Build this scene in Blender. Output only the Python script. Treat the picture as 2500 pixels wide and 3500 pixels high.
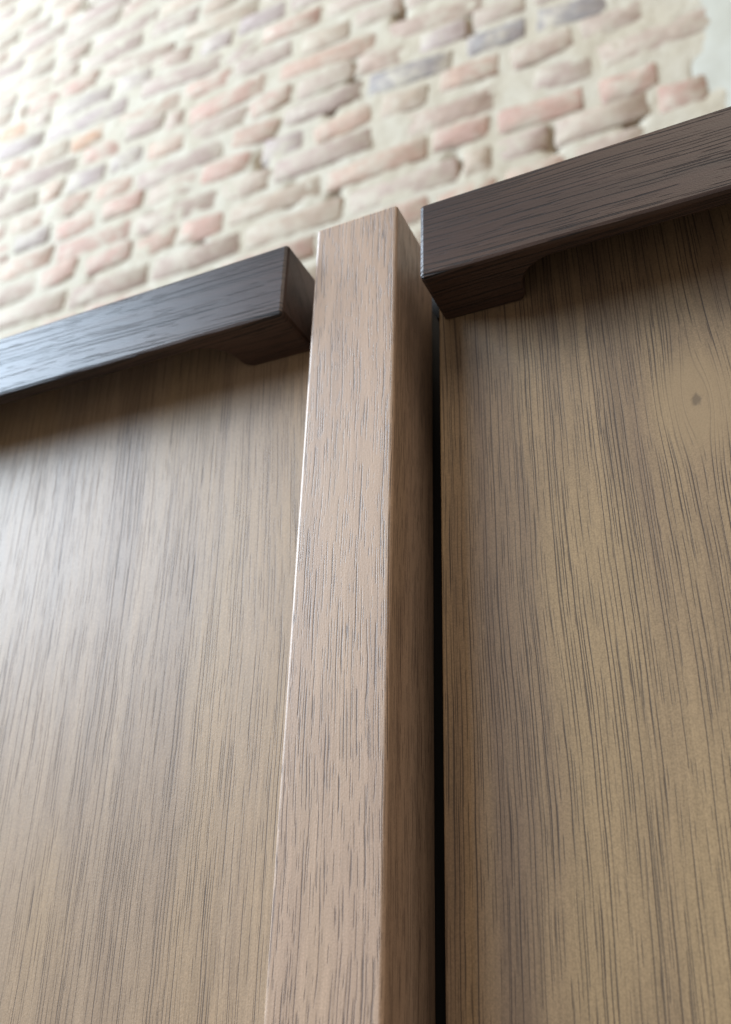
import bpy, bmesh, math, random
from mathutils import Vector, Matrix, noise

# ------------------------------------------------------------------ reset
for o in list(bpy.data.objects):
    bpy.data.objects.remove(o)
scene = bpy.context.scene
C = scene.collection

# ------------------------------------------------------------------ camera
TOP = 0.80                                   # height of the cabinet's post above the floor
YAW, PITCH, ROLL, FPX = 0.4573, 0.44246, 0.03232, 2939.9
cam_data = bpy.data.cameras.new('camera')
cam = bpy.data.objects.new('camera', cam_data)
C.objects.link(cam)
fwd = Vector((-math.sin(YAW) * math.cos(PITCH), math.cos(YAW) * math.cos(PITCH), math.sin(PITCH)))
rt = Vector((math.cos(YAW), math.sin(YAW), 0))
up = rt.cross(fwd)
r2 = math.cos(ROLL) * rt + math.sin(ROLL) * up
u2 = -math.sin(ROLL) * rt + math.cos(ROLL) * up
M = Matrix((r2, u2, -fwd)).transposed().to_4x4()
M.translation = Vector((0.08624, -0.14244, TOP - 0.15692))
cam.matrix_world = M
cam_data.sensor_fit = 'HORIZONTAL'
cam_data.sensor_width = 36
cam_data.lens = 36 * FPX / 2500
cam_data.clip_start = 0.01
cam_data.clip_end = 50
cam_data.dof.use_dof = True
cam_data.dof.focus_distance = 0.166
cam_data.dof.aperture_fstop = 25
scene.camera = cam

# ------------------------------------------------------------------ light
world = bpy.data.worlds.new('World')
scene.world = world
world.use_nodes = True
bg = world.node_tree.nodes['Background']
bg.inputs[0].default_value = (1.0, 0.90, 0.78, 1)
bg.inputs[1].default_value = 0.23


def area(name, loc, target, sx, sy, power, col):
    d = bpy.data.lights.new(name, 'AREA')
    d.shape = 'RECTANGLE'
    d.size, d.size_y, d.energy, d.color = sx, sy, power, col
    o = bpy.data.objects.new(name, d)
    o.location = loc
    o.rotation_euler = (Vector(target) - Vector(loc)).to_track_quat('-Z', 'Y').to_euler()
    C.objects.link(o)
    return o


# daylight window in the wall to the left of the cabinet
area('window_light', (-4.0, -2.0, TOP + 2.5), (0.0, -2.0, TOP + 2.5), 4.4, 3.0, 960, (0.66, 0.825, 1.0))
# softer, warmer light of the room in front of the cabinet
area('room_light', (0.9, -2.0, TOP + 2.8), (0.0, 0.0, TOP), 2.2, 1.6, 62, (1.0, 0.89, 0.74))

scene.view_settings.view_transform = 'Standard'
scene.view_settings.look = 'None'
scene.view_settings.gamma = 1
scene.view_settings.use_curve_mapping = False
scene.view_settings.exposure = 0.12


# ------------------------------------------------------------------ helpers
def link(name, me, mat=None, parent=None):
    o = bpy.data.objects.new(name, me)
    C.objects.link(o)
    if mat and not me.materials:
        me.materials.append(mat)
    o.parent = parent
    return o


def to_mesh(name, bm):
    me = bpy.data.meshes.new(name)
    bm.normal_update()
    bm.to_mesh(me)
    bm.free()
    return me


def box_bm(x0, x1, y0, y1, z0, z1, bevel=0.0, seg=2):
    bm = bmesh.new()
    vs = [bm.verts.new((x, y, z)) for x in (x0, x1) for y in (y0, y1) for z in (z0, z1)]
    for f in ((0, 1, 3, 2), (4, 6, 7, 5), (0, 4, 5, 1), (2, 3, 7, 6), (0, 2, 6, 4), (1, 5, 7, 3)):
        bm.faces.new([vs[i] for i in f])
    bmesh.ops.recalc_face_normals(bm, faces=bm.faces)
    if bevel:
        bmesh.ops.bevel(bm, geom=list(bm.edges), offset=bevel, segments=seg, profile=0.5, affect='EDGES')
        for f in bm.faces:
            f.smooth = True
    return bm


def harden(o):
    m = o.modifiers.new('weighted_normal', 'WEIGHTED_NORMAL')
    m.keep_sharp = True
    return o


class N:
    """small helper to write node graphs as expressions"""
    def __init__(self, mat):
        self.t = mat.node_tree
        self.n = self.t.nodes
        self.l = self.t.links

    def new(self, kind, **kw):
        n = self.n.new(kind)
        for k, v in kw.items():
            setattr(n, k, v)
        return n

    def put(self, sock, v):
        if hasattr(v, 'is_output'):
            self.l.new(v, sock)
        else:
            sock.default_value = v

    def m(self, op, a, b=0.0, c=0.0, clamp=False):
        n = self.new('ShaderNodeMath', operation=op, use_clamp=clamp)
        self.put(n.inputs[0], a)
        self.put(n.inputs[1], b)
        self.put(n.inputs[2], c)
        return n.outputs[0]

    def xyz(self, x, y, z):
        n = self.new('ShaderNodeCombineXYZ')
        for i, v in enumerate((x, y, z)):
            self.put(n.inputs[i], v)
        return n.outputs[0]

    def noise(self, vec, scale=1.0, detail=2.0, rough=0.5):
        n = self.new('ShaderNodeTexNoise')
        self.put(n.inputs['Vector'], vec)
        n.inputs['Scale'].default_value = scale
        n.inputs['Detail'].default_value = detail
        n.inputs['Roughness'].default_value = rough
        return n.outputs[0]

    def step(self, v, lo, hi):
        n = self.new('ShaderNodeMapRange', interpolation_type='SMOOTHSTEP')
        self.put(n.inputs[0], v)
        self.put(n.inputs[1], lo)
        self.put(n.inputs[2], hi)
        return n.outputs[0]

    def mix(self, f, a, b, mode='MIX'):
        n = self.new('ShaderNodeMix', data_type='RGBA', blend_type=mode)
        self.put(n.inputs[0], f)
        for i, v in ((6, a), (7, b)):
            if isinstance(v, tuple):
                v = (*v, 1)
            self.put(n.inputs[i], v)
        return n.outputs[2]


def new_mat(name):
    m = bpy.data.materials.new(name)
    m.use_nodes = True
    b = m.node_tree.nodes['Principled BSDF']
    return m, N(m), b


# ------------------------------------------------------------------ wood
def wood(name, grain, light, dark, warm, pore, P):
    """grain: 'Z' or 'X', the axis along the fibres (metres, object space)"""
    m, g, b = new_mat(name)
    tc = g.new('ShaderNodeTexCoord')
    sp = g.new('ShaderNodeSeparateXYZ')
    g.l.new(tc.outputs['Object'], sp.inputs[0])
    X, Y, Z = sp.outputs
    if grain == 'Z':
        a, c, l = X, Y, Z
    else:
        a, c, l = Z, Y, X
    a = g.m('ADD', a, P.get('shift', 0.0))
    l = g.m('ADD', l, P.get('shiftl', 0.0))
    slant = P.get('slant', 0.0)
    if slant:
        a = g.m('ADD', a, g.m('MULTIPLY', l, slant))
    knots = P.get('knots', [])
    kmask = None
    for kx, kz, rad, k in knots:                 # fibres part round a knot like water round a stone
        dx = g.m('SUBTRACT', a, kx)
        dz = g.m('MULTIPLY', g.m('SUBTRACT', l, kz), 1.0 / k)
        r2_ = g.m('ADD', g.m('MULTIPLY', dx, dx), g.m('MULTIPLY', dz, dz))
        fall = g.m('DIVIDE', rad * rad, g.m('ADD', r2_, rad * rad * 0.6))
        a = g.m('SUBTRACT', a, g.m('MULTIPLY', dx, g.m('MULTIPLY', fall, 0.75)))
    # slow waviness
    w1 = g.noise(g.xyz(g.m('MULTIPLY', a, 14), g.m('MULTIPLY', c, 14), g.m('MULTIPLY', l, P.get('wl', 9))), 1, 1)
    a2 = g.m('ADD', a, g.m('MULTIPLY', g.m('SUBTRACT', w1, 0.5), P.get('wave', 0.010)))
    w2 = g.noise(g.xyz(g.m('MULTIPLY', a, 160), g.m('MULTIPLY', c, 160), g.m('MULTIPLY', l, 55)), 1, 1)
    a2 = g.m('ADD', a2, g.m('MULTIPLY', g.m('SUBTRACT', w2, 0.5), P.get('wobble', 0.0008)))

    def streak(fa, fl, off=0.0, detail=1.0, rough=0.5):
        return g.noise(g.xyz(g.m('MULTIPLY', a2, fa), g.m('MULTIPLY', c, fa), g.m('MULTIPLY_ADD', l, fl, off)),
                       1, detail, rough)
    band = streak(P.get('band', 75), P.get('bandl', 5), 3.1, 2)
    band2 = streak(P.get('band', 75) * 3.1, P.get('bandl', 5) * 2, 9.7, 2)
    tint = streak(P.get('tf', 48), P.get('tl', 10), 21.3, 2)
    fibre = streak(2600, 60, 5.5, 2, 0.6)
    ac = g.m('ADD', a2, c)

    def pore_lines(fa, fl, thr, width, seed, soft=0.10):
        """thin open pores: one per narrow column across the grain, broken into dashes along it"""
        u = g.m('MULTIPLY_ADD', ac, fa, seed * 3.7)
        colu = g.m('FLOOR', u)
        fr_ = g.m('SUBTRACT', u, colu)
        wn = g.new('ShaderNodeTexWhiteNoise', noise_dimensions='1D')
        g.l.new(g.m('ADD', colu, seed), wn.inputs['W'])
        cen = g.m('MULTIPLY_ADD', wn.outputs[0], 0.5, 0.25)
        seg = g.noise(g.xyz(g.m('MULTIPLY', colu, 7.31), g.m('MULTIPLY', l, fl), seed), 1, 2, 0.55)
        t0 = g.m('SUBTRACT', thr, dens)
        on = g.step(seg, t0, g.m('ADD', t0, soft))
        wd = g.m('MULTIPLY', g.m('MULTIPLY_ADD', wn.outputs[0], 0.5, 0.75), width * fa)
        d_ = g.m('ABSOLUTE', g.m('SUBTRACT', fr_, cen))
        across = g.m('SUBTRACT', 1.0, g.step(d_, g.m('MULTIPLY', wd, 0.25), wd))
        return g.m('MULTIPLY', across, on)
    # pores bunch together in the darker growth bands
    dens = g.m('MULTIPLY', g.m('SUBTRACT', g.m('ADD', g.m('MULTIPLY', band, 0.5), g.m('MULTIPLY', band2, 0.5)), 0.5), P.get('bunch', 0.5))
    pores = None
    for k, (fa, fl, thr, width, amt) in enumerate(P['lines']):
        pl = g.m('MULTIPLY', pore_lines(fa, fl, thr, width, 2.0 + k * 5), amt)
        pores = pl if pores is None else g.m('MAXIMUM', pores, pl)
    col = g.mix(g.step(g.m('ADD', g.m('MULTIPLY', band, 0.6), g.m('MULTIPLY', band2, 0.4)), 0.36, 0.66), light, dark)
    col = g.mix(g.m('MULTIPLY', g.step(tint, 0.44, 0.66), P.get('warm_amt', 0.7)), col, warm)
    col = g.mix(P.get('fib', 0.55), col, g.mix(g.step(fibre, 0.25, 0.75), (0.30, 0.30, 0.30), (0.72, 0.70, 0.68)), 'OVERLAY')
    spk = g.noise(tc.outputs['Object'], 3200, 2, 0.6)
    col = g.mix(P.get('speck', 0.35), col, g.mix(g.step(spk, 0.25, 0.75), (0.33, 0.33, 0.33), (0.67, 0.67, 0.67)), 'OVERLAY')
    if knots:
        kx, kz, kr, _ = knots[0]
        ax = g.m('SUBTRACT', g.m('ADD', X, P.get('shift', 0.0)), kx)
        az = g.m('MULTIPLY', g.m('SUBTRACT', Z, kz - 0.0), 0.62)
        rr = g.m('SQRT', g.m('ADD', g.m('MULTIPLY', ax, ax), g.m('MULTIPLY', az, az)))
        kn = g.noise(g.xyz(g.m('MULTIPLY', X, 700), 0.0, g.m('MULTIPLY', Z, 500)), 1, 3)
        rr = g.m('MULTIPLY_ADD', g.m('SUBTRACT', kn, 0.5), 0.0022, rr)
        clear = g.m('SUBTRACT', 1.0, g.step(rr, 0.004, 0.0105))
        col = g.mix(g.m('MULTIPLY', clear, 0.6), col, warm)
        pores = g.m('MULTIPLY', pores, g.m('MULTIPLY_ADD', clear, -0.75, 1.0))
        eye = g.m('SUBTRACT', 1.0, g.step(rr, 0.0004, 0.0013))
        pores = g.m('MAXIMUM', pores, g.m('MULTIPLY', eye, 0.5))
    col = g.mix(pores, col, pore)
    g.l.new(col, b.inputs['Base Color'])
    # gloss and relief
    rg = g.m('MULTIPLY_ADD', fibre, 0.14, P.get('rough', 0.40) - 0.07)
    rg = g.m('MULTIPLY_ADD', pores, 0.22, rg)
    g.l.new(rg, b.inputs['Roughness'])
    b.inputs['IOR'].default_value = P.get('ior', 1.5)
    b.inputs['Coat Weight'].default_value = P.get('coat', 0.0)
    b.inputs['Coat Roughness'].default_value = P.get('coat_rough', 0.32)
    mic = g.noise(tc.outputs['Object'], P.get('mic', 2600), 2, 0.6)
    hgt = g.m('MULTIPLY_ADD', pores, -P.get('deep', 1.0), g.m('MULTIPLY', mic, P.get('mic_amt', 0.35)))
    hgt = g.m('MULTIPLY_ADD', fibre, P.get('fib_amt', 0.25), hgt)
    bp = g.new('ShaderNodeBump')
    bp.inputs['Strength'].default_value = P.get('bump', 0.55)
    bp.inputs['Distance'].default_value = P.get('bumpd', 0.00018)
    g.l.new(hgt, bp.inputs['Height'])
    g.l.new(bp.outputs[0], b.inputs['Normal'])
    g.l.new(bp.outputs[0], b.inputs['Coat Normal'])
    return m


DOOR_L = wood('walnut_door_left', 'Z', (0.375, 0.262, 0.170), (0.300, 0.205, 0.133), (0.380, 0.258, 0.150), (0.062, 0.041, 0.031),
              dict(shift=0.31, shiftl=2.2, slant=0.03, wave=0.010, wl=7, band=90, bandl=5, wobble=0.0006, fib=0.22,
                   lines=[(1100, 22, 0.50, 0.00014, 0.75), (1600, 65, 0.50, 0.00012, 0.65), (330, 30, 0.62, 0.00021, 0.95)],
                   rough=0.50, deep=0.5, bump=0.45, coat=0.18, coat_rough=0.46, bunch=0.35, ior=1.45))
DOOR_R = wood('walnut_door_right', 'Z', (0.258, 0.170, 0.096), (0.158, 0.100, 0.063), (0.315, 0.212, 0.112), (0.036, 0.021, 0.015),
              dict(shift=0.0, slant=0.0, wave=0.010, wl=7, band=85, bandl=4, wobble=0.0006, fib=0.22,
                   lines=[(1100, 20, 0.455, 0.00015, 0.85), (1600, 65, 0.475, 0.00012, 0.75), (320, 24, 0.60, 0.00024, 0.95)],
                   rough=0.54, deep=0.4, bump=0.35, coat=0.0, warm_amt=0.95, bunch=0.36, tf=34, tl=7, speck=0.5, knots=[(0.0812, TOP - 0.0637, 0.0038, 2.8)]))
POST = wood('walnut_post', 'Z', (0.450, 0.308, 0.218), (0.355, 0.237, 0.166), (0.465, 0.320, 0.212), (0.070, 0.045, 0.036),
            dict(shift=0.77, shiftl=0.9, wave=0.005, wl=12, band=140, bandl=10, wobble=0.0010, fib=0.22,
                 lines=[(1100, 65, 0.49, 0.00015, 0.85), (1600, 130, 0.485, 0.00012, 0.75), (420, 70, 0.63, 0.00023, 0.95)],
                 rough=0.48, deep=0.55, bump=0.5, bumpd=0.00018, warm_amt=0.6, coat=0.15, coat_rough=0.3, bunch=0.35))
DARK = wood('dark_walnut', 'X', (0.052, 0.029, 0.023), (0.034, 0.020, 0.017), (0.070, 0.038, 0.026), (0.005, 0.0032, 0.0028),
            dict(shift=0.11, shiftl=0.4, wave=0.004, wl=10, band=130, bandl=6, slant=0.03, wobble=0.0007, fib=0.4,
                 lines=[(800, 11, 0.47, 0.00016, 1.0), (1300, 70, 0.50, 0.00014, 0.9)],
                 rough=0.43, deep=1.0, bump=0.5, bumpd=0.00020, bunch=0.7, coat=0.0, ior=1.40))


def flat(name, col, rough):
    m, g, b = new_mat(name)
    tc = g.new('ShaderNodeTexCoord')
    n = g.noise(tc.outputs['Object'], 60, 4)
    g.l.new(g.mix(n, tuple(v * 0.8 for v in col), tuple(v * 1.2 for v in col)), b.inputs['Base Color'])
    b.inputs['Roughness'].default_value = rough
    return m


CARCASS_SHADE = flat('black_carcass_shade', (0.012, 0.011, 0.011), 0.7)  # near-black colour stands in for the gap's shade; back panel shares it

# ------------------------------------------------------------------ cabinet
cabinet = bpy.data.objects.new('cabinet', None)
C.objects.link(cabinet)
cabinet['label'] = 'walnut cabinet with vertical post between two doors with dark wooden bar handles'
cabinet['category'] = 'cabinet'

W = 0.022                    # post width
D = 0.01206                  # door face lies this far behind the post's face
BOT = 0.0
ZL, ZR = TOP - 0.00563, TOP - 0.0073        # tops of the two handles
HH, HY = 0.02152, -0.00403                  # handle height, front face
GAP = 0.0279                                # left edge of the right door
DW = 0.40

post = harden(link('post', to_mesh('post', box_bm(0, W, 0, 0.0236, BOT, TOP, 0.0009, 4)), POST, cabinet))
link('partition', to_mesh('partition', box_bm(0.0012, W - 0.0012, 0.0238, 0.33, BOT + 0.02, TOP - 0.0125, 0.0004, 1)), CARCASS_SHADE, cabinet)  # black colour paints the shade where the post's side runs back
door_l = harden(link('door', to_mesh('door', box_bm(-0.0046 - DW, -0.0046, D, D + 0.018, BOT + 0.01, ZL - 0.001, 0.0005, 2)), DOOR_L, cabinet))
door_r = harden(link('door', to_mesh('door_r', box_bm(GAP, GAP + DW, D, D + 0.018, BOT + 0.01, ZR - 0.001, 0.0005, 2)), DOOR_R, cabinet))
xl0, xr1 = -0.0046 - DW, GAP + DW
for x0, x1 in ((xl0 - 0.024, xl0 - 0.003), (xr1 + 0.003, xr1 + 0.024)):
    harden(link('side_panel', to_mesh('side_panel', box_bm(x0, x1, 0.0, 0.33, BOT, TOP - 0.0125, 0.0007, 2)), POST, cabinet))
link('gap_shade_strip', to_mesh('gap_shade_strip', box_bm(xl0, xr1, 0.0304, 0.0340, TOP - 0.012, TOP + 0.0058, 0.0004, 1)), CARCASS_SHADE, cabinet)  # added black strip: painted shade over the top panel's front edge
link('top_panel', to_mesh('top_panel', box_bm(xl0 - 0.024, xr1 + 0.024, 0.0342, 0.33, TOP - 0.012, TOP + 0.006, 0.0006, 2)), POST, cabinet)  # cabinet top, raised out of sight to keep light out of the gap
link('bottom_panel', to_mesh('bottom_panel', box_bm(xl0 - 0.0025, xr1 + 0.0025, 0.034, 0.33, BOT, BOT + 0.018, 0.0006, 2)), POST, cabinet)
link('back_panel', to_mesh('back_panel', box_bm(xl0 - 0.0235, xr1 + 0.0235, 0.3305, 0.337, BOT, TOP - 0.0125, 0.0006, 1)), CARCASS_SHADE, cabinet)


def handle_mesh(length, mirror):
    """bar with a finger scoop routed into its underside; origin at the inner end, top, front"""
    dep = D - HY - 0.0002
    s0, rad, lip = 0.0203, 0.0080, 0.0042
    half = []                                 # scoop outline, from the door face forward to the lip
    for i in range(4):                        # small rounding next to the door
        t = i / 3
        half.append((s0 - 0.0016 * (1 - t) ** 2 if t < 1 else s0, dep - 0.0026 * t))
    yc = lip + rad
    for i in range(1, 13):
        t = math.radians(90 * i / 12)
        half.append((s0 + rad * 1.15 * (1 - math.cos(t)), yc - rad * math.sin(t) if yc < dep - 0.0026 else (dep - 0.0026) - (dep - 0.0026 - lip) * math.sin(t)))
    outline = half + [(length - x, y) for x, y in reversed(half)]
    zc, zb = -0.0075, -HH
    bm = bmesh.new()
    V = lambda x, y, z: bm.verts.new((x, y, z))
    ft0, ft1 = V(0, 0, 0), V(length, 0, 0)
    fb0, fb1 = V(0, 0, zb), V(length, 0, zb)
    bt0, bt1 = V(0, dep, 0), V(length, dep, 0)
    bb0, bb1 = V(0, dep, zb), V(length, dep, zb)
    lo = [V(x, y, zb) for x, y in outline]
    hi = [V(x, y, zc) for x, y in outline]
    F = bm.faces.new
    F((ft0, ft1, bt1, bt0))
    F((ft0, fb0, fb1, ft1))
    F((ft0, bt0, bb0, fb0))
    F((ft1, fb1, bb1, bt1))
    F([bt0, bt1, bb1, lo[-1], hi[-1], hi[0], lo[0], bb0])
    F([fb0, bb0] + lo + [bb1, fb1])
    F(hi)
    for i in range(len(lo) - 1):
        F((lo[i], hi[i], hi[i + 1], lo[i + 1])).smooth = True
    bmesh.ops.recalc_face_normals(bm, faces=bm.faces)
    bm.edges.ensure_lookup_table()
    outer = {ft0, ft1, fb0, fb1, bt0, bt1, bb0, bb1}
    sel = [e for e in bm.edges if e.verts[0] in outer and e.verts[1] in outer
           and not (abs(e.verts[0].co.y - dep) < 1e-6 and abs(e.verts[1].co.y - dep) < 1e-6)]
    bmesh.ops.bevel(bm, geom=sel, offset=0.0010, segments=2, profile=0.5, affect='EDGES')
    rim = [e for e in bm.edges if all(abs(v.co.z - zb) < 1e-6 for v in e.verts) and not e.is_boundary
           and len(e.link_faces) == 2 and any(abs(f.normal.z) < 0.3 and f.calc_center_median().z > zb + 0.004 for f in e.link_faces)
           and all(0.01 < v.co.x < length - 0.01 for v in e.verts)]
    bmesh.ops.bevel(bm, geom=rim, offset=0.0005, segments=2, profile=0.5, affect='EDGES')
    if mirror:
        bmesh.ops.scale(bm, vec=(-1, 1, 1), verts=bm.verts)
        bmesh.ops.reverse_faces(bm, faces=bm.faces)
    bmesh.ops.recalc_face_normals(bm, faces=bm.faces)
    return to_mesh('handle', bm)


h = link('handle', handle_mesh(0.32, True), DARK, door_l)
h.location = (-0.00562, HY, ZL)
h['label'] = 'dark handle with blue window sheen along its bar'
h = link('handle', handle_mesh(0.32, False), DARK, door_r)
h.location = (0.02941, HY, ZR)
h['label'] = 'dark handle with long open pores along its bar'

# ------------------------------------------------------------------ brick wall behind the cabinet
YW = 0.95
wall = bpy.data.objects.new('brick_wall', None)
wall.location = (-0.75, YW, 0)
C.objects.link(wall)
wall['label'] = 'old pale brick wall with smeared cream mortar behind the cabinet'
wall['category'] = 'brick wall'

PAL = {'p': (0.49, 0.295, 0.225), 'm': (0.41, 0.32, 0.27), 'l': (0.41, 0.355, 0.335), 'g': (0.38, 0.34, 0.305),
       'd': (0.29, 0.262, 0.245), 't': (0.46, 0.37, 0.265), 'o': (0.53, 0.30, 0.17), 'b': (0.40, 0.30, 0.23),
       'w': (0.46, 0.375, 0.295), 'q': (0.51, 0.34, 0.245)}
# left end, right end (metres along and up the wall), colour
TRACED = [(-1.123, 2.740, -0.971, 2.724, 'm'), (-1.361, 2.726, -1.155, 2.734, 'm'), (-1.259, 2.657, -1.035, 2.622, 'b'), (-1.070, 2.594, -0.975, 2.579, 'b'), (-1.412, 2.653, -1.288, 2.653, 'p'), (-1.525, 2.650, -1.417, 2.641, 'p'), (-1.423, 2.571, -1.223, 2.567, 'g'), (-1.427, 2.498, -1.160, 2.489, 'l'), (-1.624, 2.507, -1.440, 2.498, 'l'), (-1.626, 2.585, -1.500, 2.570, 'o'), (-1.324, 2.409, -1.218, 2.418, 'o'), (-1.199, 2.569, -1.095, 2.558, 'l'), (-1.116, 2.512, -0.873, 2.491, 'm'), (-0.949, 2.329, -0.737, 2.346, 'p'), (-1.141, 2.368, -1.026, 2.365, 'm'), (-1.169, 2.270, -1.072, 2.281, 'g'), (-1.072, 2.176, -0.835, 2.190, 'm'), (-1.518, 2.353, -1.287, 2.337, 'm'), (-1.306, 2.272, -1.188, 2.265, 'l'), (-1.162, 2.119, -1.047, 2.120, 'p'), (-1.303, 2.111, -1.184, 2.116, 'p'), (-1.441, 2.122, -1.327, 2.123, 'g'), (-1.470, 2.045, -1.300, 2.047, 'q'), (-1.316, 1.969, -1.210, 1.977, 'p'), (-1.176, 1.958, -1.052, 1.972, 'p'), (-1.004, 2.652, -0.785, 2.645, 't'), (-0.945, 2.571, -0.849, 2.568, 'l'), (-0.833, 2.583, -0.703, 2.583, 'l'), (-0.758, 2.508, -0.603, 2.497, 'p'), (-0.826, 2.427, -0.674, 2.430, 'm'), (-0.650, 2.417, -0.529, 2.406, 't'), (-0.704, 2.349, -0.460, 2.330, 'q'), (-0.768, 2.264, -0.665, 2.276, 'p'), (-0.808, 2.197, -0.689, 2.175, 'q'), (-0.596, 2.105, -0.469, 2.117, 'q'), (-0.726, 2.125, -0.626, 2.116, 'l'), (-0.688, 2.043, -0.462, 2.043, 'm'), (-0.880, 2.122, -0.755, 2.108, 'p'), (-0.433, 2.335, -0.226, 2.319, 'b'), (-0.364, 2.259, -0.264, 2.259, 'l'), (-0.476, 2.196, -0.294, 2.180, 'd'), (-0.505, 2.270, -0.395, 2.260, 'b'), (-0.260, 2.195, -0.143, 2.190, 'd'), (-0.126, 2.193, 0.006, 2.175, 'd'), (-0.321, 2.126, -0.198, 2.117, 'q'), (-0.446, 2.117, -0.347, 2.107, 't'), (-0.174, 2.108, -0.059, 2.116, 'b'), (-0.390, 2.037, -0.209, 2.030, 'b'), (-0.333, 1.970, -0.226, 1.963, 'p'), (-0.205, 1.959, -0.051, 1.950, 'p'), (-0.138, 2.030, -0.033, 2.025, 'm'), (-0.210, 1.888, -0.121, 1.887, 'm'), (-0.024, 1.946, 0.072, 1.946, 'p'), (0.063, 1.883, 0.140, 1.880, 'p')]
HOLES = [(-1.010, 2.034), (-1.154, 1.889), (-0.859, 1.895), (-1.392, 3.016), (-1.274, 2.193), (-0.723, 2.098), (-0.514, 2.265), (-0.561, 2.185), (-0.294, 1.898), (-0.112, 1.878), (-0.408, 2.385), (-0.253, 2.258), (0.020, 1.872), (0.142, 1.909), (-0.640, 1.969), (-0.540, 1.904)]
PITCHZ, ROW0 = 0.0767, 2.115
X0, X1, Z1 = -2.6, 1.0, 3.95


def plaster_edge(z):
    return 0.125 + 0.018 * noise.noise((z * 7, 1.3, 0.2)) + 0.003 * noise.noise((z * 23, 4.0, 0))


# mortar: one lumpy sheet, smeared over the brick edges, pitted at the open joints
m, g, b = new_mat('lime_mortar')
geo = g.new('ShaderNodeNewGeometry')
n1 = g.noise(geo.outputs['Position'], 9, 4, 0.6)
n2 = g.noise(geo.outputs['Position'], 70, 4, 0.6)
col = g.mix(g.step(n1, 0.35, 0.68), (0.385, 0.325, 0.24), (0.42, 0.368, 0.288))
col = g.mix(g.m('MULTIPLY', g.step(n2, 0.55, 0.75), 0.5), col, (0.33, 0.275, 0.20))
g.l.new(col, b.inputs['Base Color'])
b.inputs['Roughness'].default_value = 0.9
bp = g.new('ShaderNodeBump')
bp.inputs['Strength'].default_value = 0.7
bp.inputs['Distance'].default_value = 0.004
g.l.new(n2, bp.inputs['Height'])
g.l.new(bp.outputs[0], b.inputs['Normal'])
MORTAR = m

m, g, b = new_mat('limewashed_brick')
oi = g.new('ShaderNodeObjectInfo')
geo = g.new('ShaderNodeNewGeometry')
n1 = g.noise(geo.outputs['Position'], 16, 4, 0.6)
n2 = g.noise(geo.outputs['Position'], 55, 4, 0.65)
n3 = g.noise(geo.outputs['Position'], 33, 3, 0.6)
col = g.mix(g.step(n3, 0.3, 0.7), g.mix(0.85, oi.outputs['Color'], oi.outputs['Color'], 'MULTIPLY'), oi.outputs['Color'])
col = g.mix(g.step(n3, 0.35, 0.65), g.mix(0.25, oi.outputs['Color'], (0.25, 0.17, 0.14)), col)
wash = g.m('ADD', g.m('MULTIPLY', n1, 0.6), g.m('MULTIPLY', n2, 0.4))
wash = g.m('MULTIPLY', g.step(wash, 0.43, 0.62), 0.82)
col = g.mix(wash, col, (0.395, 0.335, 0.255))
g.l.new(col, b.inputs['Base Color'])
b.inputs['Roughness'].default_value = 0.9
bp = g.new('ShaderNodeBump')
bp.inputs['Strength'].default_value = 0.6
bp.inputs['Distance'].default_value = 0.003
g.l.new(n2, bp.inputs['Height'])
g.l.new(bp.outputs[0], b.inputs['Normal'])
BRICK = m

m, g, b = new_mat('grey_white_plaster')
geo = g.new('ShaderNodeNewGeometry')
n1 = g.noise(geo.outputs['Position'], 14, 5, 0.6)
col = g.mix(g.step(n1, 0.3, 0.7), (0.345, 0.32, 0.26), (0.39, 0.368, 0.31))
g.l.new(col, b.inputs['Base Color'])
b.inputs['Roughness'].default_value = 0.85
PLASTER = m


def sheet(name, x0, x1, z0, z1, step, fn, mat, parent):
    nx, nz = int((x1 - x0) / step) + 1, int((z1 - z0) / step) + 1
    vs, fs = [], []
    for j in range(nz + 1):
        for i in range(nx + 1):
            x, z = x0 + (x1 - x0) * i / nx, z0 + (z1 - z0) * j / nz
            x, y, z = fn(x, z)
            vs.append((x - wall.location.x, y - YW, z))
    for j in range(nz):
        for i in range(nx):
            k = j * (nx + 1) + i
            fs.append((k, k + 1, k + nx + 2, k + nx + 1))
    me = bpy.data.meshes.new(name)
    me.from_pydata(vs, [], fs)
    me.polygons.foreach_set('use_smooth', [True] * len(fs))
    return link(name, me, mat, parent)


def mortar_fn(x, z):
    v = noise.noise((x * 11, z * 11, 0)) * 0.0030 + noise.noise((x * 34, z * 34, 5)) * 0.0030 + noise.noise((x * 80, z * 80, 9)) * 0.0010
    y = YW - 0.0008 - max(v, -0.0008)
    for hx, hz in HOLES:
        dx, dz = (x - hx) / 0.012, (z - hz) / 0.026
        r = dx * dx + dz * dz
        if r < 6:
            y += 0.035 * math.exp(-r * 1.1)
    return x, y, z


sheet('mortar', X0, X1, 1.55, Z1, 0.011, mortar_fn, MORTAR, wall)
sheet('mortar', X0, X1, 0.0, 1.549, 0.03, mortar_fn, MORTAR, wall)
cb = box_bm(X0, X1, 0.06, 0.25, 0, Z1)
bmesh.ops.translate(cb, verts=cb.verts, vec=(-wall.location.x, 0, 0))
link('wall_core', to_mesh('wall_core', cb), MORTAR, wall)

rng = random.Random(4)


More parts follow.
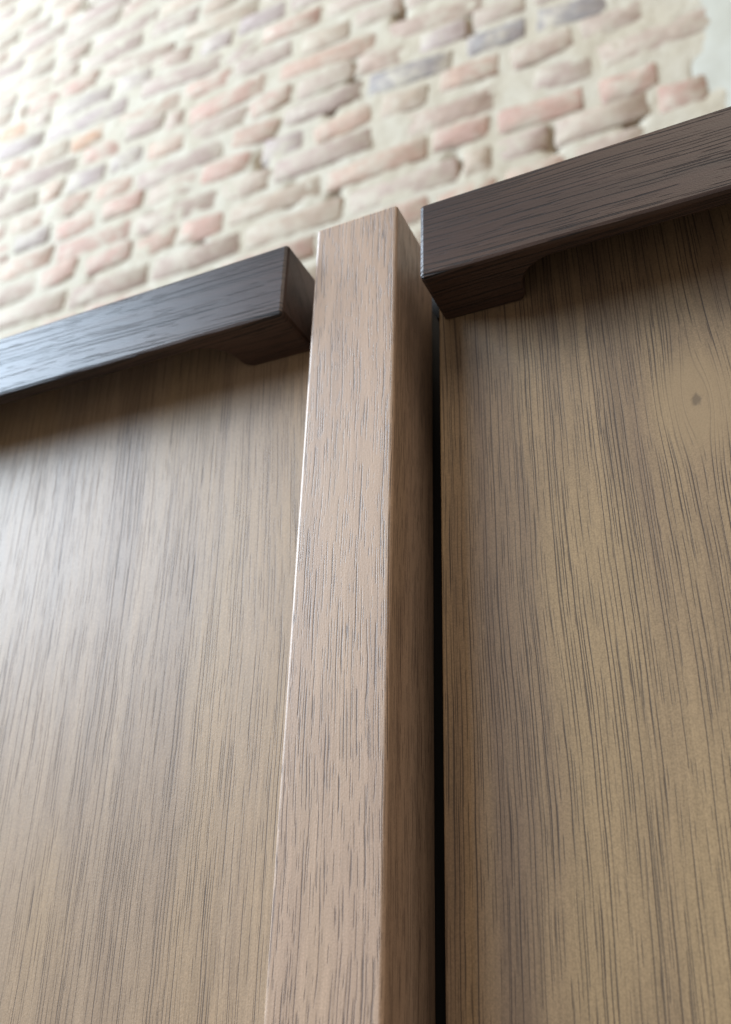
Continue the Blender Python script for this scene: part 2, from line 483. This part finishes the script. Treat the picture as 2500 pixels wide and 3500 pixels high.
def brick_mesh(length):
    """one worn brick: ten-sided face with a rounded arris, back set into the wall"""
    h = 0.060
    bm = bmesh.new()
    L, Hh, c = length / 2, h / 2, 0.005
    pts = [(-L + c, -Hh), (0, -Hh), (L - c, -Hh), (L, -Hh + c), (L, Hh - c), (L - c, Hh), (0, Hh), (-L + c, Hh), (-L, Hh - c), (-L, -Hh + c)]
    pts = [(x + rng.uniform(-.004, .004), z + rng.uniform(-.0035, .0035)) for x, z in pts]
    back = [bm.verts.new((x, 0.05, z)) for x, z in pts]
    mid = [bm.verts.new((x, 0.002, z)) for x, z in pts]
    fr = [bm.verts.new((x * (1 - 0.004 / L), -0.0012 + rng.uniform(-.0015, .0015), z * (1 - 0.004 / Hh))) for x, z in pts]
    for A, B in ((back, mid), (mid, fr)):
        for i in range(10):
            k = (i + 1) % 10
            f = bm.faces.new((A[i], A[k], B[k], B[i]))
            f.smooth = True
    ctr = bm.verts.new((rng.uniform(-.02, .02), -0.0015, 0))
    for i in range(10):
        bm.faces.new((fr[i], fr[(i + 1) % 10], ctr)).smooth = True
    bmesh.ops.recalc_face_normals(bm, faces=bm.faces)
    return to_mesh('brick', bm)


HEAD = [brick_mesh(0.11) for _ in range(6)]
STRETCH = [brick_mesh(0.22) for _ in range(6)]
for me in HEAD + STRETCH:
    me.materials.append(BRICK)
rows = {}
for x0, z0, x1, z1, c in TRACED:
    k = round(((z0 + z1) / 2 - ROW0) / PITCHZ)
    rows.setdefault(k, []).append((x0, x1, (z0 + z1) / 2, (z1 - z0) / (x1 - x0), c))
bricks = []
for k in range(-27, 25):
    z = ROW0 + k * PITCHZ
    if z + 0.04 > Z1 or z < 0.03:
        continue
    have = sorted(rows.get(k, []))
    for t in have:
        bricks.append(t + (True,))
    edges = [X0] + [v for t in have for v in (t[0], t[1])] + [X1]
    for a0, a1 in zip(edges[0::2], edges[1::2]):
        x = a0 + 0.014
        if a0 == X0:
            x = a0 - rng.uniform(0, .1)
        while x < a1 - 0.05:
            ln = 0.11 if rng.random() < (0.6 if k % 2 == 0 else 0.15) else 0.22
            ln = min(ln, a1 - 0.012 - x)
            if a1 - (x + ln) < 0.075:
                ln = a1 - 0.012 - x
            if ln > 0.26:
                ln = 0.13
            if ln < 0.05:
                break
            xm = x + ln / 2
            c = rng.choice('wwwttmqqqppb') if z < 2.55 else rng.choice('wttttqmbb')
            if xm < plaster_edge(z) - 0.02:
                bricks.append((x, x + ln, z + rng.uniform(-.004, .004), rng.uniform(-.02, .02), c, False))
            x += ln + rng.uniform(0.010, 0.018)


def seen(x, z):                                # bricks in or near the photograph's view
    zlow = 1.42
    zhigh = 3.40 - max(0, (x + 1.83)) * 0.60
    return zlow < z < zhigh and x > -1.95


far = bmesh.new()
far_count = 0
for x0, x1, z, tilt, c, tr in bricks:
    xm, ln = (x0 + x1) / 2, x1 - x0
    src = HEAD if ln < 0.155 else STRETCH
    base = 0.11 if ln < 0.155 else 0.22
    me = rng.choice(src)
    sh = rng.uniform(0.74, 0.88)
    keep = 0.9 if c in 'od' else 0.65
    colr = tuple((v * keep + w * (1 - keep)) * sh for v, w in zip(PAL[c], (0.475, 0.322, 0.24)))
    dy = rng.uniform(-0.0012, 0.0012) + (-0.0024 if tr else -0.0016)
    if seen(xm, z):
        o = bpy.data.objects.new('brick', me)
        C.objects.link(o)
        o.parent = wall
        o.location = (xm - wall.location.x, dy, z)
        o.rotation_euler = (0, -math.atan(tilt), 0)
        o.scale = (ln / base, 1, 1)
        o.color = (*colr, 1)
    else:
        n0 = len(far.verts)
        far.from_mesh(me)
        far.verts.ensure_lookup_table()
        for v in far.verts[n0:]:
            v.co = Vector((v.co.x * ln / base + xm - wall.location.x, v.co.y + dy, v.co.z + z))
o = link('brick_rest', to_mesh('brick_rest', far), BRICK, wall)
o.color = (0.40, 0.30, 0.235, 1)
o['kind'] = 'stuff'


def plaster_fn(x, z):
    e = plaster_edge(z)
    u = (x - 0.1) / (X1 - 0.1)
    xx = e + u * (X1 - e)
    d = xx - e
    y = YW + 0.004 - 0.012 * min(1, d / 0.09) ** 0.8 - 0.004 * noise.noise((xx * 12, z * 12, 3)) - 0.0015 * noise.noise((xx * 60, z * 60, 3))
    return xx, y, z


sheet('plaster', 0.1, X1, 0.0, Z1, 0.012, plaster_fn, PLASTER, wall)
